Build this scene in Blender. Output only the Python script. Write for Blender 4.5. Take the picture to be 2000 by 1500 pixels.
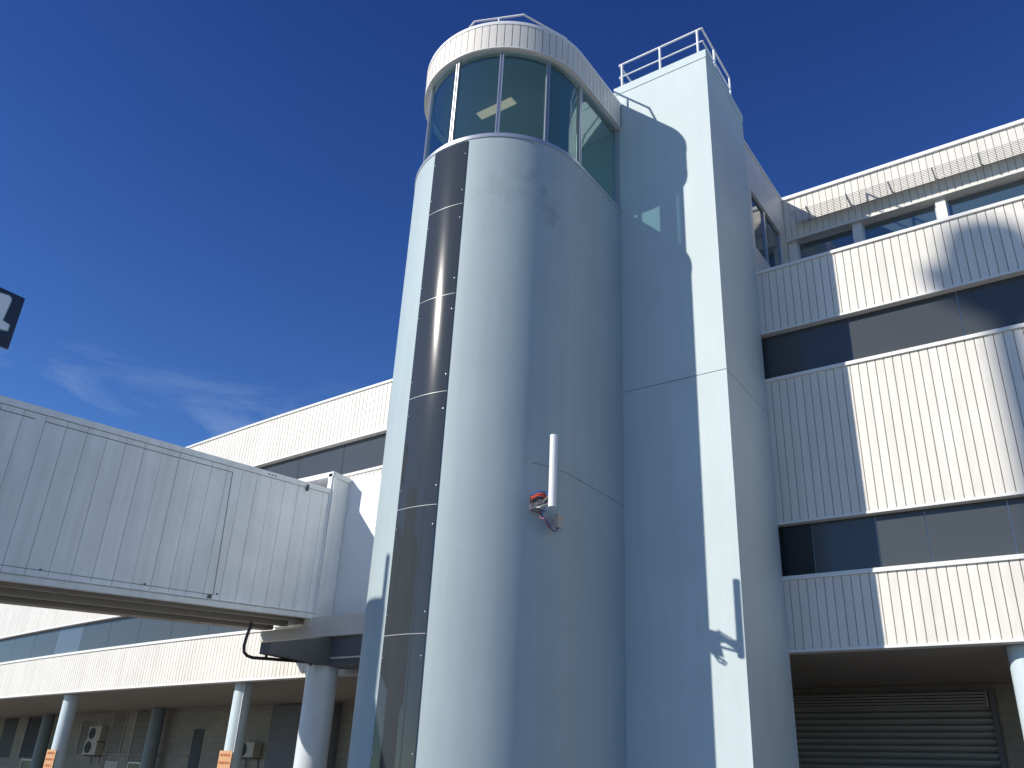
import bpy, bmesh, math, random
from mathutils import Matrix, Vector
random.seed(7)
R = math.radians
for o in list(bpy.data.objects):
    bpy.data.objects.remove(o)
S = bpy.context.scene
EYE = 1.6
# world axes: x = right along the terminal front, y = away into the terminal, z = up; camera stands at (0, 0, 1.6)

# ------------------------------------------------------------------ camera
cd = bpy.data.cameras.new('camera')
cam = bpy.data.objects.new('camera', cd)
S.collection.objects.link(cam)
S.camera = cam
cd.sensor_width = 36.0
cd.lens = 36.0 * 1700 / 2000
cd.clip_start = 0.05
cd.clip_end = 20000
HEAD, PITCH, ROLL = R(35.9), R(25.5518), R(2.9306)
rot = Matrix.Rotation(HEAD, 4, 'Z') @ Matrix.Rotation(R(90) + PITCH, 4, 'X') @ Matrix.Rotation(ROLL, 4, 'Z')
cam.matrix_world = Matrix.Translation((0, 0, EYE)) @ rot

# ------------------------------------------------------------------ sun and sky
SUN_EL = R(30.05)
SX, SY = -0.552, -0.834                   # direction towards the sun in plan
sun_dir = Vector((SX * math.cos(SUN_EL), SY * math.cos(SUN_EL), math.sin(SUN_EL))).normalized()
sd = bpy.data.lights.new('sun', 'SUN')
sd.energy = 4.75
sd.angle = R(0.53)
sd.color = (1.0, 0.945, 0.86)
sun = bpy.data.objects.new('sun', sd)
S.collection.objects.link(sun)
sun.rotation_euler = sun_dir.to_track_quat('Z', 'Y').to_euler()
W = bpy.data.worlds.new('World')
S.world = W
W.use_nodes = True
wn = W.node_tree
wn.nodes.clear()
sky = wn.nodes.new('ShaderNodeTexSky')
sky.sky_type = 'NISHITA'
sky.sun_disc = False
sky.sun_elevation = SUN_EL
sky.sun_rotation = math.atan2(SX, SY)
sky.altitude = 900
sky.air_density = 1.1
sky.dust_density = 0.1
sky.ozone_density = 5.0
bg = wn.nodes.new('ShaderNodeBackground')
bg.inputs['Strength'].default_value = 0.105
wo = wn.nodes.new('ShaderNodeOutputWorld')
# faint high cirrus low in the sky
tc = wn.nodes.new('ShaderNodeTexCoord')
mp = wn.nodes.new('ShaderNodeMapping')
mp.inputs['Location'].default_value = (0.35, 0.0, 0.1)
mp.inputs['Rotation'].default_value = (0.0, 0.30, 0.3)
mp.inputs['Scale'].default_value = (2.4, 2.4, 9.0)
nz = wn.nodes.new('ShaderNodeTexNoise')
nz.inputs['Scale'].default_value = 2.1
nz.inputs['Detail'].default_value = 9
nz.inputs['Roughness'].default_value = 0.62
nz.inputs['Distortion'].default_value = 0.6
cr = wn.nodes.new('ShaderNodeValToRGB')
cr.color_ramp.elements[0].position = 0.50
cr.color_ramp.elements[0].color = (0, 0, 0, 1)
cr.color_ramp.elements[1].position = 0.80
cr.color_ramp.elements[1].color = (1, 1, 1, 1)
sx = wn.nodes.new('ShaderNodeSeparateXYZ')
mr = wn.nodes.new('ShaderNodeMapRange')
mr.inputs['From Min'].default_value = 0.42
mr.inputs['From Max'].default_value = 0.31
mr.inputs['To Min'].default_value = 0.0
mr.inputs['To Max'].default_value = 0.6
mu = wn.nodes.new('ShaderNodeMath'); mu.operation = 'MULTIPLY'
mx = wn.nodes.new('ShaderNodeMixRGB')
mx.inputs['Color2'].default_value = (5.2, 6.6, 8.4, 1)
L = wn.links.new
L(tc.outputs['Generated'], mp.inputs['Vector']); L(mp.outputs[0], nz.inputs['Vector'])
L(nz.outputs['Fac'], cr.inputs['Fac']); L(tc.outputs['Generated'], sx.inputs[0])
L(sx.outputs['Z'], mr.inputs['Value']); L(mr.outputs[0], mu.inputs[0]); L(cr.outputs[0], mu.inputs[1])
hs = wn.nodes.new('ShaderNodeHueSaturation')
hs.inputs['Hue'].default_value = 0.519
hs.inputs['Saturation'].default_value = 1.17
hs.inputs['Value'].default_value = 1.05
L(sky.outputs[0], hs.inputs['Color'])
gz = wn.nodes.new('ShaderNodeMapRange')
gz.inputs['From Min'].default_value = 0.30
gz.inputs['From Max'].default_value = 0.78
gr2 = wn.nodes.new('ShaderNodeMixRGB')
gr2.inputs['Color1'].default_value = (1.10, 1.32, 1.26, 1)
gr2.inputs['Color2'].default_value = (0.60, 0.74, 0.92, 1)
mg = wn.nodes.new('ShaderNodeMixRGB')
mg.blend_type = 'MULTIPLY'
mg.inputs['Fac'].default_value = 1.0
L(sx.outputs['Z'], gz.inputs['Value']); L(gz.outputs[0], gr2.inputs['Fac']); L(gr2.outputs[0], mg.inputs['Color2'])
L(hs.outputs[0], mg.inputs['Color1'])
L(mu.outputs[0], mx.inputs['Fac']); L(mg.outputs[0], mx.inputs['Color1']); L(mx.outputs[0], bg.inputs['Color'])
L(bg.outputs[0], wo.inputs['Surface'])
S.view_settings.view_transform = 'Standard'
S.view_settings.look = 'None'
S.view_settings.exposure = 0.0
S.view_settings.gamma = 1.0

# ------------------------------------------------------------------ materials
def mat(name, col, rough=0.5, metal=0.0, spec=0.5, vary=0.06, vscale=1.5, bump=0.0, bscale=40.0, streak=0.0, stretch=(1, 1, 1)):
    m = bpy.data.materials.new(name)
    m.use_nodes = True
    n = m.node_tree
    b = n.nodes['Principled BSDF']
    b.inputs['Base Color'].default_value = (*col, 1)
    b.inputs['Roughness'].default_value = rough
    b.inputs['Metallic'].default_value = metal
    b.inputs['Specular IOR Level'].default_value = spec
    t = n.nodes.new('ShaderNodeTexCoord')
    g = n.nodes.new('ShaderNodeNewGeometry')
    if vary > 0:
        mpn = n.nodes.new('ShaderNodeMapping')
        mpn.inputs['Scale'].default_value = stretch
        no = n.nodes.new('ShaderNodeTexNoise')
        no.inputs['Scale'].default_value = vscale
        no.inputs['Detail'].default_value = 8
        no.inputs['Roughness'].default_value = 0.6
        mm = n.nodes.new('ShaderNodeMapRange')
        mm.inputs['From Min'].default_value = 0.3
        mm.inputs['From Max'].default_value = 0.7
        mm.inputs['To Min'].default_value = 1 - vary
        mm.inputs['To Max'].default_value = 1 + vary * 0.6
        mc = n.nodes.new('ShaderNodeMixRGB')
        mc.blend_type = 'MULTIPLY'
        mc.inputs['Fac'].default_value = 1
        mc.inputs['Color1'].default_value = (*col, 1)
        n.links.new(g.outputs['Position'], mpn.inputs['Vector'])
        n.links.new(mpn.outputs[0], no.inputs['Vector'])
        n.links.new(no.outputs['Fac'], mm.inputs['Value'])
        n.links.new(mm.outputs[0], mc.inputs['Color2'])
        last = mc.outputs[0]
        if streak > 0:
            mp2 = n.nodes.new('ShaderNodeMapping')
            mp2.inputs['Scale'].default_value = (3.5, 3.5, 0.18)
            n2 = n.nodes.new('ShaderNodeTexNoise')
            n2.inputs['Scale'].default_value = 2.0
            n2.inputs['Detail'].default_value = 6
            m3 = n.nodes.new('ShaderNodeMapRange')
            m3.inputs['From Min'].default_value = 0.35
            m3.inputs['From Max'].default_value = 0.75
            m3.inputs['To Min'].default_value = 1.0
            m3.inputs['To Max'].default_value = 1 - streak
            mc2 = n.nodes.new('ShaderNodeMixRGB')
            mc2.blend_type = 'MULTIPLY'
            mc2.inputs['Fac'].default_value = 1
            n.links.new(g.outputs['Position'], mp2.inputs['Vector'])
            n.links.new(mp2.outputs[0], n2.inputs['Vector'])
            n.links.new(n2.outputs['Fac'], m3.inputs['Value'])
            n.links.new(last, mc2.inputs['Color1'])
            n.links.new(m3.outputs[0], mc2.inputs['Color2'])
            last = mc2.outputs[0]
        n.links.new(last, b.inputs['Base Color'])
    if bump > 0:
        nb = n.nodes.new('ShaderNodeTexNoise')
        nb.inputs['Scale'].default_value = bscale
        nb.inputs['Detail'].default_value = 5
        bm_ = n.nodes.new('ShaderNodeBump')
        bm_.inputs['Strength'].default_value = bump
        bm_.inputs['Distance'].default_value = 0.02
        n.links.new(g.outputs['Position'], nb.inputs['Vector'])
        n.links.new(nb.outputs['Fac'], bm_.inputs['Height'])
        n.links.new(bm_.outputs[0], b.inputs['Normal'])
    return m

M = {}
M['tower'] = mat('pale_blue_render', (0.42, 0.508, 0.522), 0.55, spec=0.4, vary=0.05, vscale=0.9, bump=0.05, bscale=22, streak=0.06)
M['shaft'] = mat('pale_aqua_render', (0.565, 0.65, 0.65), 0.6, spec=0.35, vary=0.04, vscale=0.8, bump=0.08, bscale=25, streak=0.04)
M['clad'] = mat('cream_cladding', (0.83, 0.79, 0.705), 0.45, spec=0.4, vary=0.06, vscale=1.2, streak=0.09)
M['jointgrey'] = mat('joint_sealant', (0.26, 0.31, 0.32), 0.8, vary=0.3, vscale=6)
M['beadgrey'] = mat('grey_glazing_bead', (0.42, 0.43, 0.44), 0.35, vary=0.05)
M['pierpaint'] = mat('white_pier_paint', (0.68, 0.71, 0.74), 0.35, vary=0.06, vscale=2.5, streak=0.08)
M['lightblock'] = mat('grey_green_light_block', (0.42, 0.46, 0.41), 0.8, vary=0.04)  # for the sheet added inside the cab to stop sunlight
M['blade'] = mat('grey_blade', (0.34, 0.34, 0.33), 0.5, vary=0.03)
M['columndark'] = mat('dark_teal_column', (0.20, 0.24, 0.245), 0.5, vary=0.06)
M['gap'] = mat('cladding_shadow_gap', (0.24, 0.225, 0.21), 0.8, vary=0)
M['trim'] = mat('off_white_trim', (0.80, 0.79, 0.74), 0.35, vary=0.04)
M['smooth'] = mat('smooth_white_panel', (0.86, 0.86, 0.84), 0.4, vary=0.03)
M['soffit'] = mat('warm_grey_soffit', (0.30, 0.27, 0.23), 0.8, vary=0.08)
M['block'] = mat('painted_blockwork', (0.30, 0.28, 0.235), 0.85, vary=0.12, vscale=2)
M['dark'] = mat('dark_opening', (0.045, 0.045, 0.05), 0.6, vary=0.1)
M['louvre'] = mat('grey_beige_louvre', (0.36, 0.33, 0.28), 0.6, vary=0.05)
M['shutter'] = mat('dull_grey_shutter', (0.30, 0.29, 0.27), 0.55, vary=0.1)
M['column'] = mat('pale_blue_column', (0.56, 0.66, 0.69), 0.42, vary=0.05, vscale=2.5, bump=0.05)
M['rail'] = mat('white_painted_rail', (0.82, 0.83, 0.84), 0.4, vary=0.03)
M['alu'] = mat('satin_aluminium', (0.62, 0.63, 0.64), 0.32, metal=0.6, vary=0.03)
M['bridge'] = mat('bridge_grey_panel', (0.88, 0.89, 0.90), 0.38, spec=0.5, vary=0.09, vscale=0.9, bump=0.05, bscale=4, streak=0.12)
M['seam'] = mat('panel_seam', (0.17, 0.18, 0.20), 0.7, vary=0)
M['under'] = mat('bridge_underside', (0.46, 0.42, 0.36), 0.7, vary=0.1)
M['steelbeam'] = mat('grey_steel_beam', (0.66, 0.62, 0.57), 0.55, vary=0.08)
M['darksteel'] = mat('dark_steel', (0.13, 0.13, 0.14), 0.6, vary=0.1)
M['black'] = mat('black_rubber', (0.02, 0.02, 0.022), 0.5, vary=0)
M['red'] = mat('red_insulation', (0.62, 0.09, 0.04), 0.5, vary=0)
M['blue'] = mat('blue_insulation', (0.06, 0.14, 0.5), 0.5, vary=0)
M['purple'] = mat('dull_red_cable', (0.30, 0.10, 0.12), 0.5, vary=0)
M['galv'] = mat('galvanised_steel', (0.55, 0.57, 0.58), 0.3, metal=0.85, vary=0.08, vscale=12)
M['whiteplastic'] = mat('white_plastic', (0.85, 0.85, 0.83), 0.3, vary=0.02)
M['beigebox'] = mat('beige_plastic', (0.48, 0.44, 0.38), 0.5, vary=0.05)
M['ceiling'] = mat('cab_ceiling', (0.60, 0.61, 0.56), 0.8, vary=0.04)
M['cabfloor'] = mat('cab_floor', (0.45, 0.46, 0.44), 0.8, vary=0.04)
M['fixture'] = mat('fluorescent_lens', (0.92, 0.78, 0.62), 0.5, vary=0.02)
M['orange'] = mat('orange_sign_face', (0.68, 0.37, 0.17), 0.5, vary=0.08, vscale=20)
M['redpaint'] = mat('red_lettering', (0.55, 0.06, 0.03), 0.5, vary=0)
M['navy'] = mat('navy_sign_face', (0.012, 0.02, 0.055), 0.35, vary=0)
M['signwhite'] = mat('white_numeral', (0.80, 0.83, 0.88), 0.4, vary=0)
M['signgreen'] = mat('pale_green_outline', (0.25, 0.42, 0.38), 0.4, vary=0)
M['ac'] = mat('cream_ac_casing', (0.44, 0.40, 0.34), 0.5, vary=0.06)
M['concrete'] = mat('apron_asphalt', (0.185, 0.172, 0.16), 0.9, vary=0.15, vscale=0.3, bump=0.2, bscale=8)
M['mast'] = mat('galvanised_mast', (0.45, 0.46, 0.47), 0.5, metal=0.3, vary=0.05)

def glossy_dark(name, col, rough, ior=1.9, spec=0.8, bump=0.0, bscale=3.0):
    m = mat(name, col, rough, spec=spec, vary=0)
    n = m.node_tree
    b = n.nodes['Principled BSDF']
    b.inputs['IOR'].default_value = ior
    if bump:
        g = n.nodes.new('ShaderNodeNewGeometry')
        nb = n.nodes.new('ShaderNodeTexNoise')
        nb.inputs['Scale'].default_value = bscale
        nb.inputs['Detail'].default_value = 2
        bp = n.nodes.new('ShaderNodeBump')
        bp.inputs['Strength'].default_value = bump
        bp.inputs['Distance'].default_value = 0.01
        n.links.new(g.outputs['Position'], nb.inputs['Vector'])
        n.links.new(nb.outputs['Fac'], bp.inputs['Height'])
        n.links.new(bp.outputs[0], b.inputs['Normal'])
    return m
M['bandglass'] = glossy_dark('grey_tinted_band_glass', (0.066, 0.073, 0.075), 0.16, 1.5, 0.42, 0.04, 1.2)
M['bandglass_dark'] = glossy_dark('darker_band_glass', (0.028, 0.033, 0.038), 0.12, 1.45, 0.3)
M['bandglass_pale'] = glossy_dark('paler_band_glass', (0.10, 0.125, 0.15), 0.14, 1.5, 0.5)
M['topglass'] = glossy_dark('upper_window_glass', (0.05, 0.085, 0.10), 0.06, 2.0, 0.7, 0.05, 1.0)
M['strip'] = glossy_dark('smoked_strip_glazing', (0.046, 0.053, 0.058), 0.15, 1.45, 0.05)
_b = M['strip'].node_tree.nodes['Principled BSDF']
_b.inputs['Coat Weight'].default_value = 0.9
_b.inputs['Coat Roughness'].default_value = 0.027
_b.inputs['Coat IOR'].default_value = 1.45
_n = M['strip'].node_tree
_g = _n.nodes.new('ShaderNodeNewGeometry')
_m = _n.nodes.new('ShaderNodeMapping')
_m.inputs['Scale'].default_value = (1.4, 1.4, 0.35)
_t = _n.nodes.new('ShaderNodeTexNoise')
_t.inputs['Scale'].default_value = 2.2
_t.inputs['Detail'].default_value = 1
_u = _n.nodes.new('ShaderNodeBump')
_u.inputs['Strength'].default_value = 0.16
_u.inputs['Distance'].default_value = 0.012
_n.links.new(_g.outputs['Position'], _m.inputs['Vector'])
_n.links.new(_m.outputs[0], _t.inputs['Vector'])
_n.links.new(_t.outputs['Fac'], _u.inputs['Height'])
_n.links.new(_u.outputs[0], _b.inputs['Coat Normal'])

def tinted(name, tint, gloss):
    m = bpy.data.materials.new(name)
    m.use_nodes = True
    n = m.node_tree
    n.nodes.clear()
    o = n.nodes.new('ShaderNodeOutputMaterial')
    tr = n.nodes.new('ShaderNodeBsdfTransparent')
    tr.inputs['Color'].default_value = (*tint, 1)
    gl = n.nodes.new('ShaderNodeBsdfGlossy')
    gl.inputs['Roughness'].default_value = 0.03
    gl.inputs['Color'].default_value = (0.82, 0.95, 0.97, 1)
    lw = n.nodes.new('ShaderNodeLayerWeight')
    lw.inputs['Blend'].default_value = 0.5
    pw = n.nodes.new('ShaderNodeMath'); pw.operation = 'POWER'; pw.inputs[1].default_value = 3.2
    fr = n.nodes.new('ShaderNodeMapRange')
    fr.inputs['To Min'].default_value = gloss
    fr.inputs['To Max'].default_value = 0.75
    n.links.new(lw.outputs['Facing'], pw.inputs[0])
    n.links.new(pw.outputs[0], fr.inputs['Value'])
    mi = n.nodes.new('ShaderNodeMixShader')
    n.links.new(fr.outputs[0], mi.inputs[0])
    n.links.new(tr.outputs[0], mi.inputs[1])
    n.links.new(gl.outputs[0], mi.inputs[2])
    n.links.new(mi.outputs[0], o.inputs[0])
    return m
M['cabglass'] = tinted('teal_cab_glass', (0.68, 0.80, 0.80), 0.075)

_b = M['fixture'].node_tree.nodes['Principled BSDF']
_b.inputs['Emission Color'].default_value = (1.0, 0.72, 0.48, 1)
_b.inputs['Emission Strength'].default_value = 0.55

# faint filler stains on the tower render
def add_stain(m, c, rad, dark, seed):
    n = m.node_tree
    b = n.nodes['Principled BSDF']
    src = b.inputs['Base Color'].links[0].from_socket
    g = n.nodes.new('ShaderNodeNewGeometry')
    no = n.nodes.new('ShaderNodeTexNoise')
    no.inputs['Scale'].default_value = 5.0
    no.inputs['Detail'].default_value = 6
    mp_ = n.nodes.new('ShaderNodeMapping')
    mp_.inputs['Location'].default_value = (seed, 0, 0)
    d = n.nodes.new('ShaderNodeVectorMath'); d.operation = 'DISTANCE'
    d.inputs[1].default_value = c
    fall = n.nodes.new('ShaderNodeMapRange')
    fall.inputs['From Min'].default_value = rad
    fall.inputs['From Max'].default_value = rad * 0.2
    th = n.nodes.new('ShaderNodeMapRange')
    th.inputs['From Min'].default_value = 0.48
    th.inputs['From Max'].default_value = 0.62
    mu_ = n.nodes.new('ShaderNodeMath'); mu_.operation = 'MULTIPLY'
    mi = n.nodes.new('ShaderNodeMixRGB')
    mi.blend_type = 'MULTIPLY'
    mi.inputs['Color2'].default_value = (dark, dark, dark, 1)
    n.links.new(g.outputs['Position'], mp_.inputs['Vector'])
    n.links.new(mp_.outputs[0], no.inputs['Vector'])
    n.links.new(g.outputs['Position'], d.inputs[0])
    n.links.new(d.outputs['Value'], fall.inputs['Value'])
    n.links.new(no.outputs['Fac'], th.inputs['Value'])
    n.links.new(fall.outputs[0], mu_.inputs[0])
    n.links.new(th.outputs[0], mu_.inputs[1])
    n.links.new(mu_.outputs[0], mi.inputs['Fac'])
    n.links.new(src, mi.inputs['Color1'])
    n.links.new(mi.outputs[0], b.inputs['Base Color'])
def on_nose(a, z):
    return (-7.998 + 1.65 * math.sin(R(a)), 10.48 - 1.65 * math.cos(R(a)), z + EYE)
add_stain(M['tower'], on_nose(57, 9.25), 0.55, 0.80, 3.0)
add_stain(M['tower'], on_nose(67, 8.75), 0.45, 0.82, 9.0)
add_stain(M['tower'], on_nose(30, 9.0), 0.50, 0.88, 5.0)
add_stain(M['tower'], on_nose(59, 4.35), 0.14, 0.6, 1.0)

def board_variation(m, amount):
    n = m.node_tree
    b = n.nodes['Principled BSDF']
    src = b.inputs['Base Color'].links[0].from_socket
    g = n.nodes.new('ShaderNodeNewGeometry')
    sp = n.nodes.new('ShaderNodeSeparateXYZ')
    dv = n.nodes.new('ShaderNodeMath'); dv.operation = 'DIVIDE'; dv.inputs[1].default_value = 0.138
    ad = n.nodes.new('ShaderNodeMath'); ad.operation = 'ADD'; ad.inputs[1].default_value = 62.0 / 0.138 + 0.001
    fl = n.nodes.new('ShaderNodeMath'); fl.operation = 'FLOOR'
    wn_ = n.nodes.new('ShaderNodeTexWhiteNoise'); wn_.noise_dimensions = '1D'
    mr_ = n.nodes.new('ShaderNodeMapRange')
    mr_.inputs['To Min'].default_value = 1 - amount
    mr_.inputs['To Max'].default_value = 1.0
    mi = n.nodes.new('ShaderNodeMixRGB'); mi.blend_type = 'MULTIPLY'; mi.inputs['Fac'].default_value = 1
    n.links.new(g.outputs['Position'], sp.inputs[0]); n.links.new(sp.outputs['X'], dv.inputs[0])
    n.links.new(dv.outputs[0], ad.inputs[0]); n.links.new(ad.outputs[0], fl.inputs[0])
    n.links.new(fl.outputs[0], wn_.inputs['W']); n.links.new(wn_.outputs['Value'], mr_.inputs['Value'])
    n.links.new(src, mi.inputs['Color1']); n.links.new(mr_.outputs[0], mi.inputs['Color2'])
    n.links.new(mi.outputs[0], b.inputs['Base Color'])
board_variation(M['clad'], 0.07)

# block joints on the recess wall
def add_blocks(m):
    n = m.node_tree
    b = n.nodes['Principled BSDF']
    g = n.nodes.new('ShaderNodeNewGeometry')
    sp = n.nodes.new('ShaderNodeSeparateXYZ')
    cb = n.nodes.new('ShaderNodeCombineXYZ')
    br = n.nodes.new('ShaderNodeTexBrick')
    br.inputs['Scale'].default_value = 1.0
    br.inputs['Brick Width'].default_value = 0.4
    br.inputs['Row Height'].default_value = 0.2
    br.inputs['Mortar Size'].default_value = 0.008
    br.inputs['Color1'].default_value = (1, 1, 1, 1)
    br.inputs['Color2'].default_value = (0.9, 0.9, 0.9, 1)
    br.inputs['Mortar'].default_value = (0.72, 0.72, 0.72, 1)
    n.links.new(g.outputs['Position'], sp.inputs[0])
    n.links.new(sp.outputs['X'], cb.inputs['X'])
    n.links.new(sp.outputs['Z'], cb.inputs['Y'])
    n.links.new(cb.outputs[0], br.inputs['Vector'])
    src = b.inputs['Base Color'].links[0].from_socket
    mc = n.nodes.new('ShaderNodeMixRGB')
    mc.blend_type = 'MULTIPLY'
    mc.inputs['Fac'].default_value = 1
    n.links.new(src, mc.inputs['Color1'])
    n.links.new(br.outputs['Color'], mc.inputs['Color2'])
    n.links.new(mc.outputs[0], b.inputs['Base Color'])
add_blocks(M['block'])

# ------------------------------------------------------------------ mesh helpers (all coordinates: x, y, z above the eye line)
class MB:
    def __init__(self):
        self.v, self.f, self.m = [], [], []
    def add(self, vs, fs, mi=0):
        k = len(self.v)
        self.v += [tuple(p) for p in vs]
        self.f += [tuple(i + k for i in f) for f in fs]
        self.m += [mi] * len(fs)
        return self
    def box(self, x0, x1, y0, y1, z0, z1, mi=0):
        v = [(x, y, z) for z in (z0, z1) for x, y in ((x0, y0), (x1, y0), (x1, y1), (x0, y1))]
        return self.add(v, [(3, 2, 1, 0), (4, 5, 6, 7), (0, 1, 5, 4), (1, 2, 6, 5), (2, 3, 7, 6), (3, 0, 4, 7)], mi)
    def prism(self, pts, z0, z1, mi=0, caps=True):
        n = len(pts)
        zb = z0 if callable(z0) else (lambda x, y: z0)
        zt = z1 if callable(z1) else (lambda x, y: z1)
        v = [(x, y, zb(x, y)) for x, y in pts] + [(x, y, zt(x, y)) for x, y in pts]
        f = [(i, (i + 1) % n, n + (i + 1) % n, n + i) for i in range(n)]
        if caps:
            f += [tuple(range(n - 1, -1, -1)), tuple(range(n, 2 * n))]
        return self.add(v, f, mi)
    def tube(self, path, r, seg=10, mi=0, caps=True):
        P = [Vector(p) for p in path]
        rings = []
        n = len(P)
        prev = None
        for i, p in enumerate(P):
            d = (P[min(i + 1, n - 1)] - P[max(i - 1, 0)]).normalized()
            a = prev if prev is not None else (Vector((0, 0, 1)) if abs(d.z) < 0.9 else Vector((1, 0, 0)))
            s = d.cross(a).normalized()
            t = s.cross(d).normalized()
            prev = t
            rr = r[i] if isinstance(r, (list, tuple)) else r
            rings.append([p + rr * (math.cos(2 * math.pi * k / seg) * s + math.sin(2 * math.pi * k / seg) * t) for k in range(seg)])
        vs = [q for g in rings for q in g]
        fs = [(i * seg + k, i * seg + (k + 1) % seg, (i + 1) * seg + (k + 1) % seg, (i + 1) * seg + k) for i in range(n - 1) for k in range(seg)]
        if caps:
            fs += [tuple(range(seg - 1, -1, -1)), tuple((n - 1) * seg + k for k in range(seg))]
        return self.add(vs, fs, mi)
    def obox(self, c, ax, ay, az, mi=0):
        """oriented box: centre and three half-axis vectors"""
        c, ax, ay, az = Vector(c), Vector(ax), Vector(ay), Vector(az)
        v = [c + sx_ * ax + sy_ * ay + sz_ * az for sz_ in (-1, 1) for sx_, sy_ in ((-1, -1), (1, -1), (1, 1), (-1, 1))]
        return self.add(v, [(3, 2, 1, 0), (4, 5, 6, 7), (0, 1, 5, 4), (1, 2, 6, 5), (2, 3, 7, 6), (3, 0, 4, 7)], mi)
    def build(self, name, mats, parent=None, smooth=None, bevel=0.0, loc=None):
        off = Vector((0, 0, 0))
        if parent is not None:
            off = ORIG.get(parent.name, Vector((0, 0, 0)))
        if loc is not None:
            off = off + Vector(loc)
        me = bpy.data.meshes.new(name)
        me.from_pydata([tuple(Vector((p[0], p[1], p[2] + EYE)) - off) for p in self.v], [], self.f)
        if not isinstance(mats, (list, tuple)):
            mats = [mats]
        for m in mats:
            me.materials.append(M[m])
        me.polygons.foreach_set('material_index', self.m)
        bm = bmesh.new()
        bm.from_mesh(me)
        bmesh.ops.recalc_face_normals(bm, faces=bm.faces[:])
        bm.to_mesh(me)
        bm.free()
        o = bpy.data.objects.new(name, me)
        S.collection.objects.link(o)
        if parent is not None:
            o.parent = parent
        if loc is not None:
            o.location = loc
        if smooth is not None:
            for p in me.polygons:
                p.use_smooth = True
            me.set_sharp_from_angle(angle=R(smooth))
        if bevel > 0:
            b = o.modifiers.new('bevel', 'BEVEL')
            b.width = bevel
            b.segments = 2
            b.limit_method = 'ANGLE'
            b.angle_limit = R(40)
        me.update()
        ORIG[o.name] = off
        return o
ORIG = {}

def thing(name, label, cat, loc=(0, 0, 0), group=None):
    o = bpy.data.objects.new(name, None)
    S.collection.objects.link(o)
    o.location = (loc[0], loc[1], loc[2] + EYE)
    o.empty_display_size = 0.3
    o['label'] = label
    o['category'] = cat
    if group:
        o['group'] = group
    ORIG[o.name] = Vector(o.location)
    return o

def tag(o, label, cat, group=None):
    o['label'] = label
    o['category'] = cat
    if group:
        o['group'] = group
    return o

# ------------------------------------------------------------------ ground
g = MB()
g.add([(-3000, -3000, -EYE), (3000, -3000, -EYE), (3000, 3000, -EYE), (-3000, 3000, -EYE)], [(0, 1, 2, 3)])
gr = g.build('ground', 'concrete')
gr['kind'] = 'structure'

# ------------------------------------------------------------------ terminal building
def fy(x):
    """front line of the terminal: straight on the right, bending away on the left"""
    return 14.1 + max(0.0, -8.0 - x) ** 2 / 380.0
def wy(x):
    return fy(x) + 4.35
XL, XR = -62.0, 11.0
Z_SOF, Z1T, Z2B, Z2T, Z3B, Z3T = 2.30, 3.50, 4.37, 7.08, 8.00, 9.38
term = thing('terminal_building', 'cream vertically clad terminal with dark ribbon windows, behind the tower', 'building', (-20, 16, -EYE))

def curve_xs(x0, x1, step):
    n = max(1, int(round((x1 - x0) / step)))
    return [x0 + (x1 - x0) * i / n for i in range(n + 1)]
def curved_box(mb, x0, x1, d0, d1, z0, z1, mi=0, step=1.0, base=fy):
    """slab following the front line; d0 / d1 = distance behind that line of front and back face"""
    xs = curve_xs(x0, x1, step) if x0 < -8 else [x0, x1]
    pts = [(x, base(x) + d0) for x in xs] + [(x, base(x) + d1) for x in reversed(xs)]
    n = len(xs)
    v = [(x, y, z0) for x, y in pts] + [(x, y, z1) for x, y in pts]
    N = 2 * n
    f = []
    for i in range(N):
        j = (i + 1) % N
        f.append((i, j, N + j, N + i))
    for i in range(n - 1):
        a, b, c, d = i, i + 1, N - 2 - i, N - 1 - i
        f.append((d, c, b, a))
        f.append((N + a, N + b, N + c, N + d))
    mb.add(v, f, mi)
def board_band(mb, x0, x1, z0, z1, d=0.0, pitch=0.138, gap=0.0095, base=fy, th=0.02):
    x = x0
    while x < x1 - 0.02:
        xe = min(x + pitch, x1)
        a, b = x + gap / 2, xe - gap / 2
        ya, yb = base(a) + d, base(b) + d
        e = 0.006
        # board with slightly folded edges
        mb.add([(a, ya + th, z0), (a, ya + e, z0), (a + e, ya, z0), (b - e, yb, z0), (b, yb + e, z0), (b, yb + th, z0),
                (a, ya + th, z1), (a, ya + e, z1), (a + e, ya, z1), (b - e, yb, z1), (b, yb + e, z1), (b, yb + th, z1)],
               [(0, 1, 7, 6), (1, 2, 8, 7), (2, 3, 9, 8), (3, 4, 10, 9), (4, 5, 11, 10), (0, 5, 4, 3, 2, 1), (6, 7, 8, 9, 10, 11)], 0)
        x += pitch
    curved_box(mb, x0, x1, d + th, d + th + 0.06, z0, z1, 1, base=base)

for (za, zb) in ((Z_SOF, Z1T), (Z2B, Z2T), (Z3B, Z3T)):
    mb = MB()
    board_band(mb, XL, XR, za + 0.04, zb - 0.07)
    mb.build('cladding', ['clad', 'gap'], term)
    mb = MB()
    curved_box(mb, XL, XR, -0.035, 0.2, zb - 0.07, zb - 0.02)
    curved_box(mb, XL, XR, -0.02, 0.2, zb - 0.02, zb)
    mb.build('sill_cap', 'trim', term)
    mb = MB()
    curved_box(mb, XL, XR, -0.015, 0.2, za, za + 0.04)
    mb.build('bottom_trim', 'trim', term)
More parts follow.
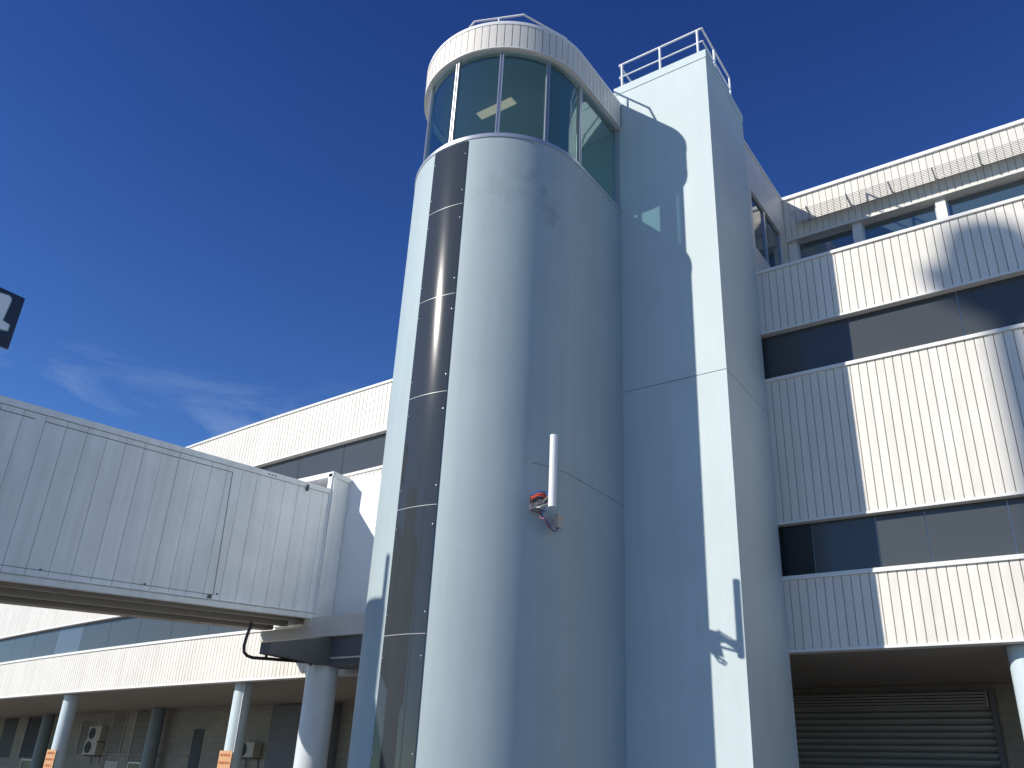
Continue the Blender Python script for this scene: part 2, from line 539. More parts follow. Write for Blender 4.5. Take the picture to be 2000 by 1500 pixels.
# ribbon window panes
def panes(xs, z0, z1, special={}, d=0.13):
    for i in range(len(xs) - 1):
        mb = MB()
        curved_box(mb, xs[i] + 0.007, xs[i + 1] - 0.007, d, d + 0.03, z0, z1, step=0.6)
        mb.build('window_pane', special.get(i, 'bandglass'), term)
b1 = [-4.6, -4.05, -3.044, -2.306, -1.165, -0.1, 1.65, 3.4, 5.15, 6.9, 8.65, XR]
panes(b1, Z1T - 0.03, Z2B + 0.03, {0: 'bandglass_dark'})
b2 = [-4.8, -3.028, -1.274, 0.48, 2.23, 3.98, 5.73, 7.48, 9.2, XR]
panes(b2, Z2T - 0.03, Z3B + 0.03)
left1 = [XL + 1.75 * i for i in range(0, 28)]
left1[-1] = -14.6
panes(left1, Z1T - 0.03, Z2B + 0.03, {19: 'bandglass_pale', 7: 'bandglass_pale'})
left2 = [XL + 1.72 * i for i in range(0, 32)] + [-8.0]
panes(left2, Z2T - 0.03, Z3B + 0.03)
mb = MB()
for z0, z1, xs in ((Z1T, Z2B, b1 + left1), (Z2T, Z3B, b2 + left2)):
    curved_box(mb, XL, XR, 0.162, 0.2, z0 - 0.03, z1 + 0.03)
mb.build('window_backing', 'alu', term)
# flat white panel beside the boarding bridge, and the wall core behind everything
mb = MB()
mb.box(-17.0, -8.2, 14.07, 14.24, 3.46, 6.80)
mb.build('flat_wall_panel', 'smooth', term)
mb = MB()
curved_box(mb, XL, XR, 0.21, 0.5, Z_SOF + 0.01, Z3T - 0.05)
mb.build('wall_core', 'gap', term)
mb = MB()
curved_box(mb, XL, XR, 0.2, 18.0, Z3T - 0.25, Z3T - 0.12)
mb.build('flat_roof', 'concrete', term)
mb = MB()
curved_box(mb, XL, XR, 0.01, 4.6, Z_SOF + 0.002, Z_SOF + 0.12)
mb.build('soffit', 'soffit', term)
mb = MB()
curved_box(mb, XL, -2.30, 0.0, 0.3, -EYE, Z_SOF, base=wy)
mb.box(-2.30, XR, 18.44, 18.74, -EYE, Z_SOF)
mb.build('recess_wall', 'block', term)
# end walls
mb = MB()
mb.box(XR - 0.2, XR, 14.3, 32, -EYE, Z3T - 0.1)
mb.build('end_wall', 'clad', term)

# recess fittings: louvre vents, windows, doors
def louvre_panel(x0, x1, z0, z1, pitch=0.075, material='louvre'):
    mb = MB()
    xm = (x0 + x1) / 2
    y = wy(xm) - 0.02
    mb.box(x0, x1, y - 0.012, y, z0, z1, 1)
    z = z0
    while z < z1 - 0.02:
        mb.add([(x0, y - 0.06, z), (x1, y - 0.06, z), (x1, y - 0.012, z + pitch * 0.7), (x0, y - 0.012, z + pitch * 0.7),
                (x0, y - 0.06, z + 0.012), (x1, y - 0.06, z + 0.012), (x1, y - 0.012, z + pitch * 0.7 + 0.012), (x0, y - 0.012, z + pitch * 0.7 + 0.012)],
               [(0, 1, 2, 3), (7, 6, 5, 4), (0, 4, 5, 1), (1, 5, 6, 2), (2, 6, 7, 3), (3, 7, 4, 0)], 0)
        z += pitch
    for a, b in ((x0 - 0.04, x0), (x1, x1 + 0.04)):
        mb.box(a, b, y - 0.07, y, z0 - 0.04, z1 + 0.04, 0)
    mb.build('louvre_vent', [material, 'dark'], term)
louvre_panel(-29.85, -28.45, 0.68, 2.24)
louvre_panel(-31.65, -30.85, 0.93, 2.18)
louvre_panel(-34.15, -33.3, 0.90, 1.95)
louvre_panel(-39.6, -38.1, 0.69, 2.24, material='darksteel')
def wall_window(x0, x1, z0, z1, mull=()):
    y = wy((x0 + x1) / 2)
    f = MB()
    f.box(x0, x1, y - 0.05, y - 0.022, z1, z1 + 0.04)
    f.box(x0, x1, y - 0.05, y - 0.022, z0 - 0.04, z0)
    f.box(x0 - 0.04, x0, y - 0.05, y - 0.022, z0 - 0.04, z1 + 0.04)
    f.box(x1, x1 + 0.04, y - 0.05, y - 0.022, z0 - 0.04, z1 + 0.04)
    for xm in mull:
        f.box(xm - 0.02, xm + 0.02, y - 0.05, y - 0.022, z0, z1)
    fo = f.build('wall_window', 'trim', term)
    p = MB().box(x0 + 0.001, x1 - 0.001, y - 0.03, y - 0.012, z0 + 0.001, z1 - 0.001).build('pane', 'bandglass_dark', fo)
wall_window(-29.8, -28.5, -0.3, 0.56, (-29.1,))
wall_window(-39.4, -38.4, -0.4, 0.58)
# dark door leaves and openings
for x0, x1, z0, z1, mt in ((-42.6, -40.8, 0.68, 2.27, 'dark'), (-26.05, -25.55, -EYE, 1.63, 'dark'), (-21.85, -17.7, -EYE, 2.27, 'darksteel')):
    y = wy((x0 + x1) / 2)
    d = MB().box(x0, x1, y - 0.05, y - 0.01, z0, z1)
    dd = d.build('dark_doorway', mt, term)
MB().box(-31.6, -30.8, wy(-31.2) - 0.06, wy(-31.2) - 0.01, -EYE, 0.62).build('pale_door', 'ac', term)
# roller shutter with box on the right
mb = MB()
z = -EYE
while z < 1.86:
    mb.add([(-9.0, 18.40, z), (-2.41, 18.40, z), (-2.41, 18.36, z + 0.035), (-9.0, 18.36, z + 0.035),
            (-2.41, 18.36, z + 0.08), (-9.0, 18.36, z + 0.08), (-2.41, 18.42, z + 0.113), (-9.0, 18.42, z + 0.113)],
           [(0, 1, 2, 3), (3, 2, 4, 5), (5, 4, 6, 7)], 0)
    z += 0.115
rs = mb.build('roller_shutter', 'shutter', term)
mb = MB()
for k in range(5):
    z0 = 1.90 + k * 0.052
    mb.box(-9.0, -2.46, 18.26 - 0.006 * (k % 2), 18.43, z0, z0 + 0.036)
mb.box(-2.46, -2.42, 18.24, 18.43, 1.88, 2.16)
mb.build('shutter_box', 'shutter', rs)
mb = MB()
mb.box(-2.40, -2.32, 18.30, 18.44, -EYE, 2.2)
mb.build('shutter_guide', 'darksteel', rs)
# wall pipes
mb = MB()
mb.tube([(-35.6, wy(-35.6) - 0.06, 0.875), (-32, wy(-32) - 0.06, 0.86), (-28.4, wy(-28.4) - 0.06, 0.83), (-26.2, wy(-26.2) - 0.06, 0.82)], 0.018, 8)
mb.tube([(-21.9, wy(-21.9) - 0.07, 1.045), (-20.5, wy(-20.5) - 0.06, 1.05)], 0.03, 8)
mb.tube([(-31.95, wy(-32) - 0.07, 1.7), (-31.95, wy(-32) - 0.07, 0.4), (-31.95, wy(-32) - 0.07, -1.2)], 0.02, 8)
mb.tube([(-31.8, wy(-32) - 0.07, 1.5), (-31.8, wy(-32) - 0.07, -1.2)], 0.02, 8)
mb.build('wall_pipe', 'louvre', term)
# round columns under the overhang
def column(x, y, r, top):
    mb = MB()
    mb.tube([(x, y, -EYE), (x, y, top)], r, 40)
    return mb
for i, x in enumerate((-54.0, -45.1, -36.2, -27.35, -18.47, -9.9, -1.36, 7.2)):
    c = column(x, fy(x) + 0.46, 0.215, Z_SOF).build('column', 'column', term, smooth=40)
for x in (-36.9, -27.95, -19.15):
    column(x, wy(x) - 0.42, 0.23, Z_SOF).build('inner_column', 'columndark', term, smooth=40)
mb = MB().tube([(-18.27, fy(-18.3) + 0.33, -EYE), (-18.27, fy(-18.3) + 0.33, Z_SOF)], 0.014, 8)
mb.build('downpipe', 'whiteplastic', term)

# penthouse storey on the right
PX0, PX1, PY = -4.558, XR, 16.4
mb = MB()
flat = lambda x: PY
board_band(mb, PX0, PX1, 11.50, 12.56, base=flat, gap=0.007)
mb.build('penthouse_fascia', ['clad', 'gap'], term)
mb = MB()
mb.box(PX0, PX1, PY - 0.05, PY + 0.2, 12.56, 12.64)
mb.build('roof_edge', 'smooth', term)
mb = MB()
mb.box(PX0, PX1, PY - 0.01, PY + 0.24, 11.46, 11.50)
mb.build('fascia_bottom_trim', 'trim', term)
mb = MB()
mb.box(PX0, PX1, PY + 0.2, PY + 9, 12.46, 12.56)
mb.build('penthouse_roof', 'trim', term)
mb = MB()
for k in range(8):
    y = 15.965 + k * 0.056
    mb.obox(((PX0 + PX1) / 2 + 0.1, y, 11.875), ((PX1 - PX0) / 2 - 0.15, 0, 0), (0, 0.0024, -0.0034), (0, 0.019, 0.0134))
lv = mb.build('sunshade_louvre', 'blade', term)
mb = MB()
x = -3.93
k = 0
while x < PX1:
    mb = MB()
    h = 0.05 if k % 2 else 0.028
    mb.add([(x - 0.012, 15.92, 11.855), (x + 0.012, 15.92, 11.855), (x + 0.012, 16.4, 11.84 - h), (x - 0.012, 16.4, 11.84 - h),
            (x - 0.012, 15.92, 11.90), (x + 0.012, 15.92, 11.90), (x + 0.012, 16.4, 11.92), (x - 0.012, 16.4, 11.92)],
           [(3, 2, 1, 0), (4, 5, 6, 7), (0, 1, 5, 4), (1, 2, 6, 5), (2, 3, 7, 6), (3, 0, 4, 7)])
    mb.build('louvre_bracket', 'rail', lv)
    x += 0.84
    k += 1
mb = MB()
for k in range(10):
    xc = -4.45 + 0.0 if k == 0 else -3.07 + (k - 1) * 1.64
    if xc < PX1:
        MB().box(xc - 0.095, xc + 0.095, 16.49, 16.85, 9.1, 11.46).build('pilaster', 'trim', term)
for k in range(9):
    x0 = -4.355 if k == 0 else -3.07 + (k - 1) * 1.64 + 0.096
    x1 = min(-3.07 + k * 1.64 - 0.096, PX1)
    mb = MB().box(x0 + 0.03, x1 - 0.03, 16.62, 16.64, 9.6, 11.42)
    po = mb.build('penthouse_window', 'topglass', term)
    f = MB()
    f.box(x0, x1, 16.58, 16.66, 11.42, 11.459)
    f.box(x0, x0 + 0.03, 16.58, 16.66, 9.6, 11.42)
    f.box(x1 - 0.03, x1, 16.58, 16.66, 9.6, 11.42)
    f.build('window_frame', 'alu', po)
mb = MB().box(-4.4, PX1, 16.7, 16.8, 9.1, 9.6)
mb.build('penthouse_plinth', 'trim', term)
MB().box(-4.3, PX1, 18.5, 18.6, 9.2, 12.46).build('penthouse_back_wall', 'ceiling', term)

# link wall between stair shaft and penthouse (flush with the shaft side)
LX = -4.56
wy0, wy1, wm, wz0, wz1 = 14.26, 16.06, 15.06, 10.07, 11.48
mb = MB()
mb.box(LX - 0.25, LX, 14.0, wy0, 9.0, 12.55)
mb.box(LX - 0.25, LX, wy1, 16.52, 9.0, 12.55)
mb.box(LX - 0.25, LX, wy0, wy1, wz1, 12.55)
mb.box(LX - 0.25, LX, wy0, wy1, 9.0, wz0)
mb.build('link_wall', 'clad', term)
mb = MB().box(LX - 0.27, LX + 0.03, 14.0, 16.36, 12.55, 12.60)
mb.build('link_wall_cap', 'smooth', term)
MB().box(-10.0, LX - 0.25, 14.2, 24.0, 12.30, 12.45).build('link_roof', 'concrete', term)
fr = MB()
fr.box(LX - 0.09, LX - 0.03, wy0, wy1, wz1 - 0.04, wz1 - 0.001)
fr.box(LX - 0.09, LX - 0.03, wy0, wy1, wz0 + 0.001, wz0 + 0.04)
fr.box(LX - 0.09, LX - 0.03, wy0 + 0.001, wy0 + 0.04, wz0 + 0.04, wz1 - 0.04)
fr.box(LX - 0.09, LX - 0.03, wy1 - 0.04, wy1 - 0.001, wz0 + 0.04, wz1 - 0.04)
fr.box(LX - 0.09, LX - 0.02, wm - 0.03, wm + 0.03, wz0 + 0.04, wz1 - 0.04)
fro = fr.build('link_window', 'alu', term)
for a, b in ((wy0 + 0.04, wm - 0.03), (wm + 0.03, wy1 - 0.04)):
    MB().box(LX - 0.075, LX - 0.055, a, b, wz0 + 0.04, wz1 - 0.04).build('pane', 'topglass', fro)

# ------------------------------------------------------------------ observation tower
CX, CY, TR = -7.998, 10.48, 1.65
tower = thing('observation_tower', 'tall pale blue round-nosed tower with glazed cab on top', 'tower', (CX, CY, -EYE))
def nose(r, a0=-90, a1=90, n=64):
    """points on the rounded nose; angle 0 faces the camera side, positive towards +x"""
    return [(CX + r * math.sin(R(a0 + (a1 - a0) * i / n)), CY - r * math.cos(R(a0 + (a1 - a0) * i / n))) for i in range(n + 1)]
def stadium(r, yb):
    return nose(r) + [(CX + r, yb), (CX - r, yb)]
ZB = 10.15
mb = MB()
mb.prism(stadium(TR, 14.08), -EYE, ZB)
mb.build('tower_body', 'tower', tower, smooth=35)
def ring(mb, r0, r1, z0, z1, yb, a0=-90, a1=90, mi=0, flats=True):
    o = nose(r1, a0, a1)
    i = nose(r0, a0, a1)
    if flats:
        o = [(CX - r1, yb)] + o + [(CX + r1, yb)]
        i = [(CX - r0, yb)] + i + [(CX + r0, yb)]
    n = len(o)
    v = [(x, y, z) for z in (z0, z1) for x, y in o + i]
    f = []
    N = 2 * n
    for k in range(n - 1):
        f += [(k, k + 1, N + k + 1, N + k), (n + k + 1, n + k, N + n + k, N + n + k + 1),
              (k + 1, k, n + k, n + k + 1), (N + k, N + k + 1, N + n + k + 1, N + n + k)]
    f += [(0, N, N + n, n), (n - 1, N - 1, N + N - 1, N + n - 1)]
    mb.add(v, f, mi)
# smoked glazing strip: six panels with bright joints and screws
SA0, SA1 = -10.8, 13.9
joints = [ZB - 0.02, 8.81, 7.085, 5.40, 3.66, 1.91, 0.18, -EYE]
for k in range(len(joints) - 1):
    mb = MB()
    ring(mb, TR + 0.003, TR + 0.014, joints[k + 1] + 0.008, joints[k] - 0.008, 0, SA0, SA1, flats=False)
    p = mb.build('strip_panel', 'strip', tower, smooth=35)
    mb = MB()
    zt, zb_ = joints[k] - 0.28, joints[k + 1] + 0.28
    for zz in (zt, zb_):
        for a in (SA0 + 1.1, SA1 - 1.2):
            px, py = CX + (TR + 0.014) * math.sin(R(a)), CY - (TR + 0.014) * math.cos(R(a))
            nx, ny = math.sin(R(a)), -math.cos(R(a))
            mb.tube([(px, py, zz), (px + 0.008 * nx, py + 0.008 * ny, zz)], [0.012, 0.009], 10)
    mb.build('screw', 'galv', p)
for z in joints[1:-1]:
    mb = MB()
    ring(mb, TR + 0.004, TR + 0.0155, z - 0.0045, z + 0.0045, 0, SA0, SA1, flats=False)
    mb.build('joint_strip', 'beadgrey', tower, smooth=35)
mb = MB()
ring(mb, TR - 0.01, TR + 0.004, 4.35, 4.362, 12.015, 60, 90, flats=False)
mb.box(CX + TR - 0.01, CX + TR + 0.004, CY, 12.018, 4.35, 4.362)
mb.build('render_joint', 'jointgrey', tower)
# stains / filler patches on the render are in the material; cab follows
mb = MB()
ring(mb, TR - 0.2, TR + 0.014, ZB + 0.001, ZB + 0.055, 12.015)
ring(mb, TR - 0.2, TR - 0.01, ZB + 0.055, ZB + 0.10, 12.015)
mb.build('cab_sill', 'alu', tower, smooth=35)
MB().prism([(x, y) for x, y in stadium(TR - 0.22, 12.0)], ZB, ZB + 0.03).build('cab_floor', 'cabfloor', tower)
GZ0, GZ1, GR = ZB + 0.10, 12.16, 1.555
mull = [-64.0, -32.5, -1.0, 30.6, 62.3, 93.5]
marks = [-90] + mull[:-1] + [90]
for i in range(len(mull) - 1):
    a0, a1 = mull[i], min(mull[i + 1], 90)
    mb = MB()
    ring(mb, GR - 0.006, GR + 0.006, GZ0, GZ1, 0, a0 + 0.8, a1 - (0.8 if mull[i + 1] <= 90 else 0), flats=False)
    mb.build('cab_window', 'cabglass', tower, smooth=35)
mb = MB()
ring(mb, GR - 0.006, GR + 0.006, GZ0, GZ1, 0, -90, -64.8, flats=False)
mb.build('cab_window', 'cabglass', tower, smooth=35)
MB().box(CX + GR - 0.006, CX + GR + 0.006, CY + 0.17, 11.96, GZ0, GZ1).build('cab_window', 'cabglass', tower)
MB().box(CX - GR - 0.006, CX - GR + 0.006, CY + 0.05, 11.96, GZ0, GZ1).build('cab_window', 'cabglass', tower)
for a in mull[:-1]:
    mb = MB()
    for da in (-0.95, 0.95):
        s, c = math.sin(R(a + da)), math.cos(R(a + da))
        mb.obox((CX + (GR + 0.01) * s, CY - (GR + 0.01) * c, (GZ0 + GZ1) / 2), (0.009 * c, 0.009 * s, 0), (0.03 * s, -0.03 * c, 0), (0, 0, (GZ1 - GZ0) / 2))
    s, c = math.sin(R(a)), math.cos(R(a))
    mb.obox((CX + (GR - 0.01) * s, CY - (GR - 0.01) * c, (GZ0 + GZ1) / 2), (0.017 * c, 0.017 * s, 0), (0.015 * s, -0.015 * c, 0), (0, 0, (GZ1 - GZ0) / 2))
    mb.build('cab_mullion', 'alu', tower)
for sg in (-1, 1):
    xg = CX + sg * GR
    mb = MB().box(xg - 0.03, xg + 0.03, CY + 0.076, CY + 0.104, GZ0, GZ1).box(xg - 0.03, xg + 0.03, CY + 0.131, CY + 0.159, GZ0, GZ1).box(xg - 0.02, xg + 0.02, CY + 0.104, CY + 0.131, GZ0, GZ1)
    mb.build('cab_mullion', 'alu', tower)
    MB().box(xg - 0.03, xg + 0.03, 11.961, 11.989, GZ0, GZ1).build('cab_mullion', 'alu', tower)
mb = MB()
ring(mb, GR - 0.085, GR - 0.08, GZ0, GZ1 - 0.031, 0, 63.5, 89.5, flats=False)  # opaque sheet added behind this pane to block stray sun on the shaft
mb.build('light_block_sheet', 'lightblock', tower, smooth=35)
mb = MB()
ring(mb, GR - 0.05, GR + 0.05, GZ1, GZ1 + 0.05, 12.015)
mb.build('cab_head_frame', 'alu', tower, smooth=35)
# fascia boards round the top of the cab
FZ0, FZ1 = 12.20, 12.80
mb = MB()
ring(mb, TR - 0.07, TR - 0.005, FZ0 + 0.03, FZ1 - 0.02, 12.015, mi=1)
na = int(math.pi * TR / 0.138)
for k in range(na):
    a0, a1 = -90 + 180 * k / na, -90 + 180 * (k + 1) / na
    e = 0.22
    ring(mb, TR - 0.004, TR + 0.016, FZ0 + 0.03, FZ1 - 0.02, 0, a0 + e, a1 - e, flats=False)
y = CY
while y < 12.0:
    ye = min(y + 0.138, 12.01)
    mb.box(CX + TR - 0.004, CX + TR + 0.016, y + 0.006, ye - 0.006, FZ0 + 0.03, FZ1 - 0.02)
    mb.box(CX - TR - 0.016, CX - TR + 0.004, y + 0.006, ye - 0.006, FZ0 + 0.03, FZ1 - 0.02)
    y += 0.138
mb.build('cab_fascia', ['clad', 'gap'], tower, smooth=20)
mb = MB()
ring(mb, GR - 0.08, TR + 0.02, FZ0, FZ0 + 0.03, 12.015)
mb.build('fascia_bottom_trim', 'trim', tower, smooth=35)
mb = MB()
ring(mb, TR - 0.15, TR + 0.026, FZ1 - 0.02, FZ1 + 0.05, 12.015)
mb.build('fascia_cap', 'smooth', tower, smooth=35)
MB().prism(stadium(TR - 0.071, 12.0), 12.55, 12.62).build('cab_roof', 'concrete', tower)
MB().prism(stadium(GR - 0.09, 12.0), GZ1 - 0.03, GZ1 + 0.03).build('cab_ceiling', 'ceiling', tower)
# solid rear of the tower behind the cab
mb = MB()
mb.prism([(CX - TR, 12.016), (CX + TR - 0.01, 12.016), (CX + TR - 0.01, 14.09), (CX - TR, 14.09)], ZB, 12.84)
mb.build('cab_back_wall', 'tower', tower)
# octagonal guard rail on the tower roof
RR = 1.27
verts = [(CX + RR * math.sin(R(a)), CY - RR * math.cos(R(a))) for a in (-90, -45, 0, 45, 90)]
loop = [(CX - RR, 11.9)] + verts + [(CX + RR, 11.9)]
def rail_obj(pts3, r, name, parent, post_list=(), zb=0.0, mat_='rail', pr=None):
    mb = MB()
    for i in range(len(pts3) - 1):
        mb.tube([pts3[i], pts3[i + 1]], r, 10)
    o = mb.build(name, mat_, parent, smooth=40)
    for (x, y, z0, z1) in post_list:
        p = MB().tube([(x, y, z0), (x, y, z1)], pr or r * 0.9, 10).build('rail_post', mat_, o, smooth=40)
    return o
posts = []
for i in range(len(loop) - 1):
    mx_, my_ = (loop[i][0] + loop[i + 1][0]) / 2, (loop[i][1] + loop[i + 1][1]) / 2
    posts.append((mx_, my_, 12.60, 13.5))
rail_obj([(x, y, 13.5) for x, y in loop], 0.021, 'guard_rail', tower, posts)
rail_obj([(x, y, 13.08) for x, y in loop], 0.017, 'mid_rail', tower)

# ceiling light inside the cab
cl = thing('ceiling_light', 'long pale fluorescent fitting on the ceiling inside the glazed cab', 'light', (-8.06, 10.17, 12.10))
MB().box(-8.48, -7.66, 10.07, 10.25, 12.09, 12.128).build('diffuser', 'fixture', cl, bevel=0.006)
MB().box(-8.50, -7.64, 10.05, 10.27, 12.115, 12.13).build('housing', 'whiteplastic', cl)

# ------------------------------------------------------------------ stair shaft
shaft = thing('stair_shaft', 'square pale aqua concrete shaft to the right of the round tower', 'tower', (-5.5, 13, -EYE))
sp = [(-6.48, 12.02), (-4.489, 12.02), (-4.555, 14.09), (-6.48, 14.09)]
mb = MB()
def inset(p, d):
    return [(p[0][0] + d, p[0][1] + d), (p[1][0] - d, p[1][1] + d), (p[2][0] - d, p[2][1] - d), (p[3][0] + d, p[3][1] - d)]
mb.prism(sp, -EYE, 6.375)
mb.prism(inset(sp, 0.012), 6.37, 6.40, 1)
mb.prism(sp, 6.387, 13.12)
mb.build('shaft_wall', ['shaft', 'seam'], shaft, bevel=0.0)
mb = MB()
mb.prism(inset(sp, -0.014), 13.12, 13.32)
mb.build('parapet_cap', 'shaft', shaft, bevel=0.008)
top = [(-6.40, 13.62), (-6.40, 12.10), (-4.56, 12.10), (-4.60, 13.62)]
rail_obj([(x, y, 14.0) for x, y in top] + [(-4.60, 13.62, 13.42)], 0.021, 'guard_rail', shaft,
         [(-6.34, 12.10, 13.32, 14.0), (-5.475, 12.10, 13.32, 14.0), (-4.66, 12.10, 13.32, 14.0), (-4.57, 12.72, 13.32, 14.0), (-6.40, 13.0, 13.32, 14.0)], pr=0.026)
rail_obj([(x, y, 13.66) for x, y in top], 0.016, 'mid_rail', shaft)

# ------------------------------------------------------------------ boarding bridge
BX0, BX1 = -16.5, -14.87
bz = lambda y: 2.95 + 0.088 * (y - 6.72)
tz = lambda y: 5.82 + 0.088 * (y - 6.72)
bridge = thing('boarding_bridge', 'grey panelled boarding bridge sloping up to the terminal left of the tower', 'boarding bridge', (-16, 8, -EYE))
BY0, BY1 = 0.8, 13.52
def sbox(mb, x0, x1, y0, y1, za, zb, mi=0):
    """box whose bottom / top follow the bridge slope; za, zb functions of y"""
    v = [(x0, y0, za(y0)), (x1, y0, za(y0)), (x1, y1, za(y1)), (x0, y1, za(y1)), (x0, y0, zb(y0)), (x1, y0, zb(y0)), (x1, y1, zb(y1)), (x0, y1, zb(y1))]
    mb.add(v, [(3, 2, 1, 0), (4, 5, 6, 7), (0, 1, 5, 4), (1, 2, 6, 5), (2, 3, 7, 6), (3, 0, 4, 7)], mi)
mb = MB()
y = 6.345
while y > BY0 + 0.386:
    y -= 0.386
while y < BY1 - 0.05:
    ye = min(y + 0.386, BY1)
    dx = random.uniform(-0.0015, 0.0015)
    sbox(mb, BX1 - 0.04, BX1 + dx, y + 0.0045, ye - 0.0045, lambda t: bz(t) + 0.002, lambda t: tz(t) - 0.13)
    y += 0.386
sbox(mb, BX1 - 0.09, BX1 - 0.012, BY0, BY1, bz, lambda t: tz(t) - 0.1, 1)
mb.build('side_wall', ['bridge', 'seam'], bridge)
mb = MB()
sbox(mb, BX0, BX0 + 0.06, BY0, BY1, bz, lambda t: tz(t) - 0.1)
mb.build('side_wall', 'bridge', bridge)
mb = MB()
sbox(mb, BX0 - 0.03, BX1 + 0.02, BY0, BY1, lambda t: tz(t) - 0.12, tz)
mb.build('roof', 'bridge', bridge)
# outline of the removable wall section: dark sealant lines standing 2 mm proud
mb = MB()
def wl(y0, z0, y1, z1, w=0.007):
    d = Vector((0, y1 - y0, z1 - z0)).normalized()
    n_ = Vector((0, -d.z, d.y))
    c = Vector((BX1 + 0.003, (y0 + y1) / 2, (z0 + z1) / 2))
    mb.obox(c, (0.002, 0, 0), d * (Vector((0, y1 - y0, z1 - z0)).length / 2), n_ * w)
for (a, b) in ((6.72, 10.72), (2.0, 6.55)):
    wl(a, tz(a) - 0.235, b, tz(b) - 0.235)
wl(10.72, tz(10.72) - 0.235, 10.82, bz(10.82) + 0.09)
wl(2.0, bz(2) + 0.13, 10.82, bz(10.82) + 0.09, 0.005)
mb.build('panel_outline', 'seam', bridge)
for yy in (7.35, 9.3, 10.9):
    MB().tube([(BX1 + 0.001, yy, bz(yy) + 0.115), (BX1 + 0.022, yy, bz(yy) + 0.115)], 0.018, 10).build('bolt_head', 'darksteel', bridge)
for k in range(3):
    yy = 11.62 + 0.09 * k
    MB().box(BX1 + 0.021, BX1 + 0.024, yy, yy + 0.05, tz(yy) - 0.075, tz(yy) - 0.05).build('stencil_mark', 'darksteel', bridge)
MB().box(BX1 + 0.002, BX1 + 0.03, 10.70, 10.78, bz(10.7) - 0.0, bz(10.7) + 0.09).build('latch', 'darksteel', bridge)
MB().box(BX1 + 0.002, BX1 + 0.06, 12.74, 12.79, tz(12.7) - 0.2, tz(12.7) - 0.06).build('gutter_bracket', 'darksteel', bridge)
# bottom channel, floor slab and its beams
mb = MB()
sbox(mb, BX1 - 0.05, BX1 + 0.05, BY0, BY1, lambda t: bz(t) - 0.14, lambda t: bz(t) - 0.02)
sbox(mb, BX1 - 0.05, BX1 + 0.085, BY0, BY1, lambda t: bz(t) - 0.02, bz)
mb.build('edge_channel', 'bridge', bridge, bevel=0.01)
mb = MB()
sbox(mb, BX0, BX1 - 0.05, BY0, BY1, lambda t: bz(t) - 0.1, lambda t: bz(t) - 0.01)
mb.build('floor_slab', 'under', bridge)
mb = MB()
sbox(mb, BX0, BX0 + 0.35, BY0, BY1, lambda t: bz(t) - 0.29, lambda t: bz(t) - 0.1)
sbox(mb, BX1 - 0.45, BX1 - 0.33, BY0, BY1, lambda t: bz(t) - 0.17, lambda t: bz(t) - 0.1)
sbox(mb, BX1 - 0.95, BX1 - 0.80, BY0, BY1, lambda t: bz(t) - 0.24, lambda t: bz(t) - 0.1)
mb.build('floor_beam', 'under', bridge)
mb = MB()
mb.tube([(BX1 - 1.1, BY0, bz(BY0) - 0.2), (BX1 - 1.1, 11.55, bz(11.55) - 0.2)], 0.03, 8)
mb.build('cable_run', 'black', bridge)
# end post and short connector to the terminal
mb = MB()
mb.box(BX1 - 0.1, BX1 + 0.07, 13.50, 13.57, 3.42, 6.84)
mb.box(BX1 - 0.1, BX1 + 0.03, 13.46, 13.50, 3.42, 6.80)
mb.box(BX1 - 0.1, BX1 + 0.045, 13.57, 13.61, 3.42, 6.84)
mb.build('end_post', 'bridge', bridge, bevel=0.005)
mb = MB()
mb.box(BX1 - 0.1, BX1, 13.61, 14.06, 3.46, 6.72)
mb.build('connector_wall', 'bridge', bridge)
MB().box(BX0, BX0 + 0.06, 13.53, 14.06, 3.46, 6.72).build('connector_wall', 'bridge', bridge)
mb = MB()
mb.box(BX0, BX1 + 0.05, 13.46, 14.06, 6.72, 6.84)
mb.build('connector_roof', 'bridge', bridge)
# support: cross slab, dark girder, round pier
mb = MB()
mb.box(-14.93, -8.4, 13.40, 14.05, 2.98, 3.42)
mb.box(-16.4, -14.93, 13.40, 14.05, 2.98, 3.22)
mb.build('cross_slab', 'steelbeam', bridge, bevel=0.01)
mb = MB()
mb.box(-14.80, -8.4, 13.6, 14.05, 3.42, 3.46)
mb.build('slab_topping', 'darksteel', bridge)
mb = MB()
mb.add([(x, y, z) for x in (-14.45, -14.15) for y, z in ((11.85, 2.40), (14.05, 2.40), (14.05, 2.975), (13.45, 2.975), (11.85, 2.62))], [(0, 1, 2, 3, 4), (9, 8, 7, 6, 5), (0, 5, 6, 1), (1, 6, 7, 2), (2, 7, 8, 3), (3, 8, 9, 4), (4, 9, 5, 0)])
mb.box(-14.147, -8.6, 13.5, 14.05, 2.38, 2.975)  # dark box below the slab, its colour standing in for the underside's shade
mb.build('girder_and_shade_box', 'darksteel', bridge)
mb = MB().box(-14.1, -8.6, 13.44, 13.497, 2.52, 2.55)
mb.build('girder_flange', 'steelbeam', bridge)
column(-14.50, 13.66, 0.335, 2.395).build('pier', 'pierpaint', bridge, smooth=40)
# hinge bracket under the post
mb = MB()
mb.box(BX1 - 0.1, BX1 + 0.10, 13.36, 13.74, 3.20, 3.40)
mb.box(BX1 - 0.05, BX1 + 0.13, 13.46, 13.64, 3.07, 3.20)
mb.tube([(BX1 + 0.13, 13.55, 3.30), (BX1 + 0.17, 13.55, 3.30)], 0.05, 12)
mb.build('hinge_bracket', 'steelbeam', bridge, bevel=0.006)
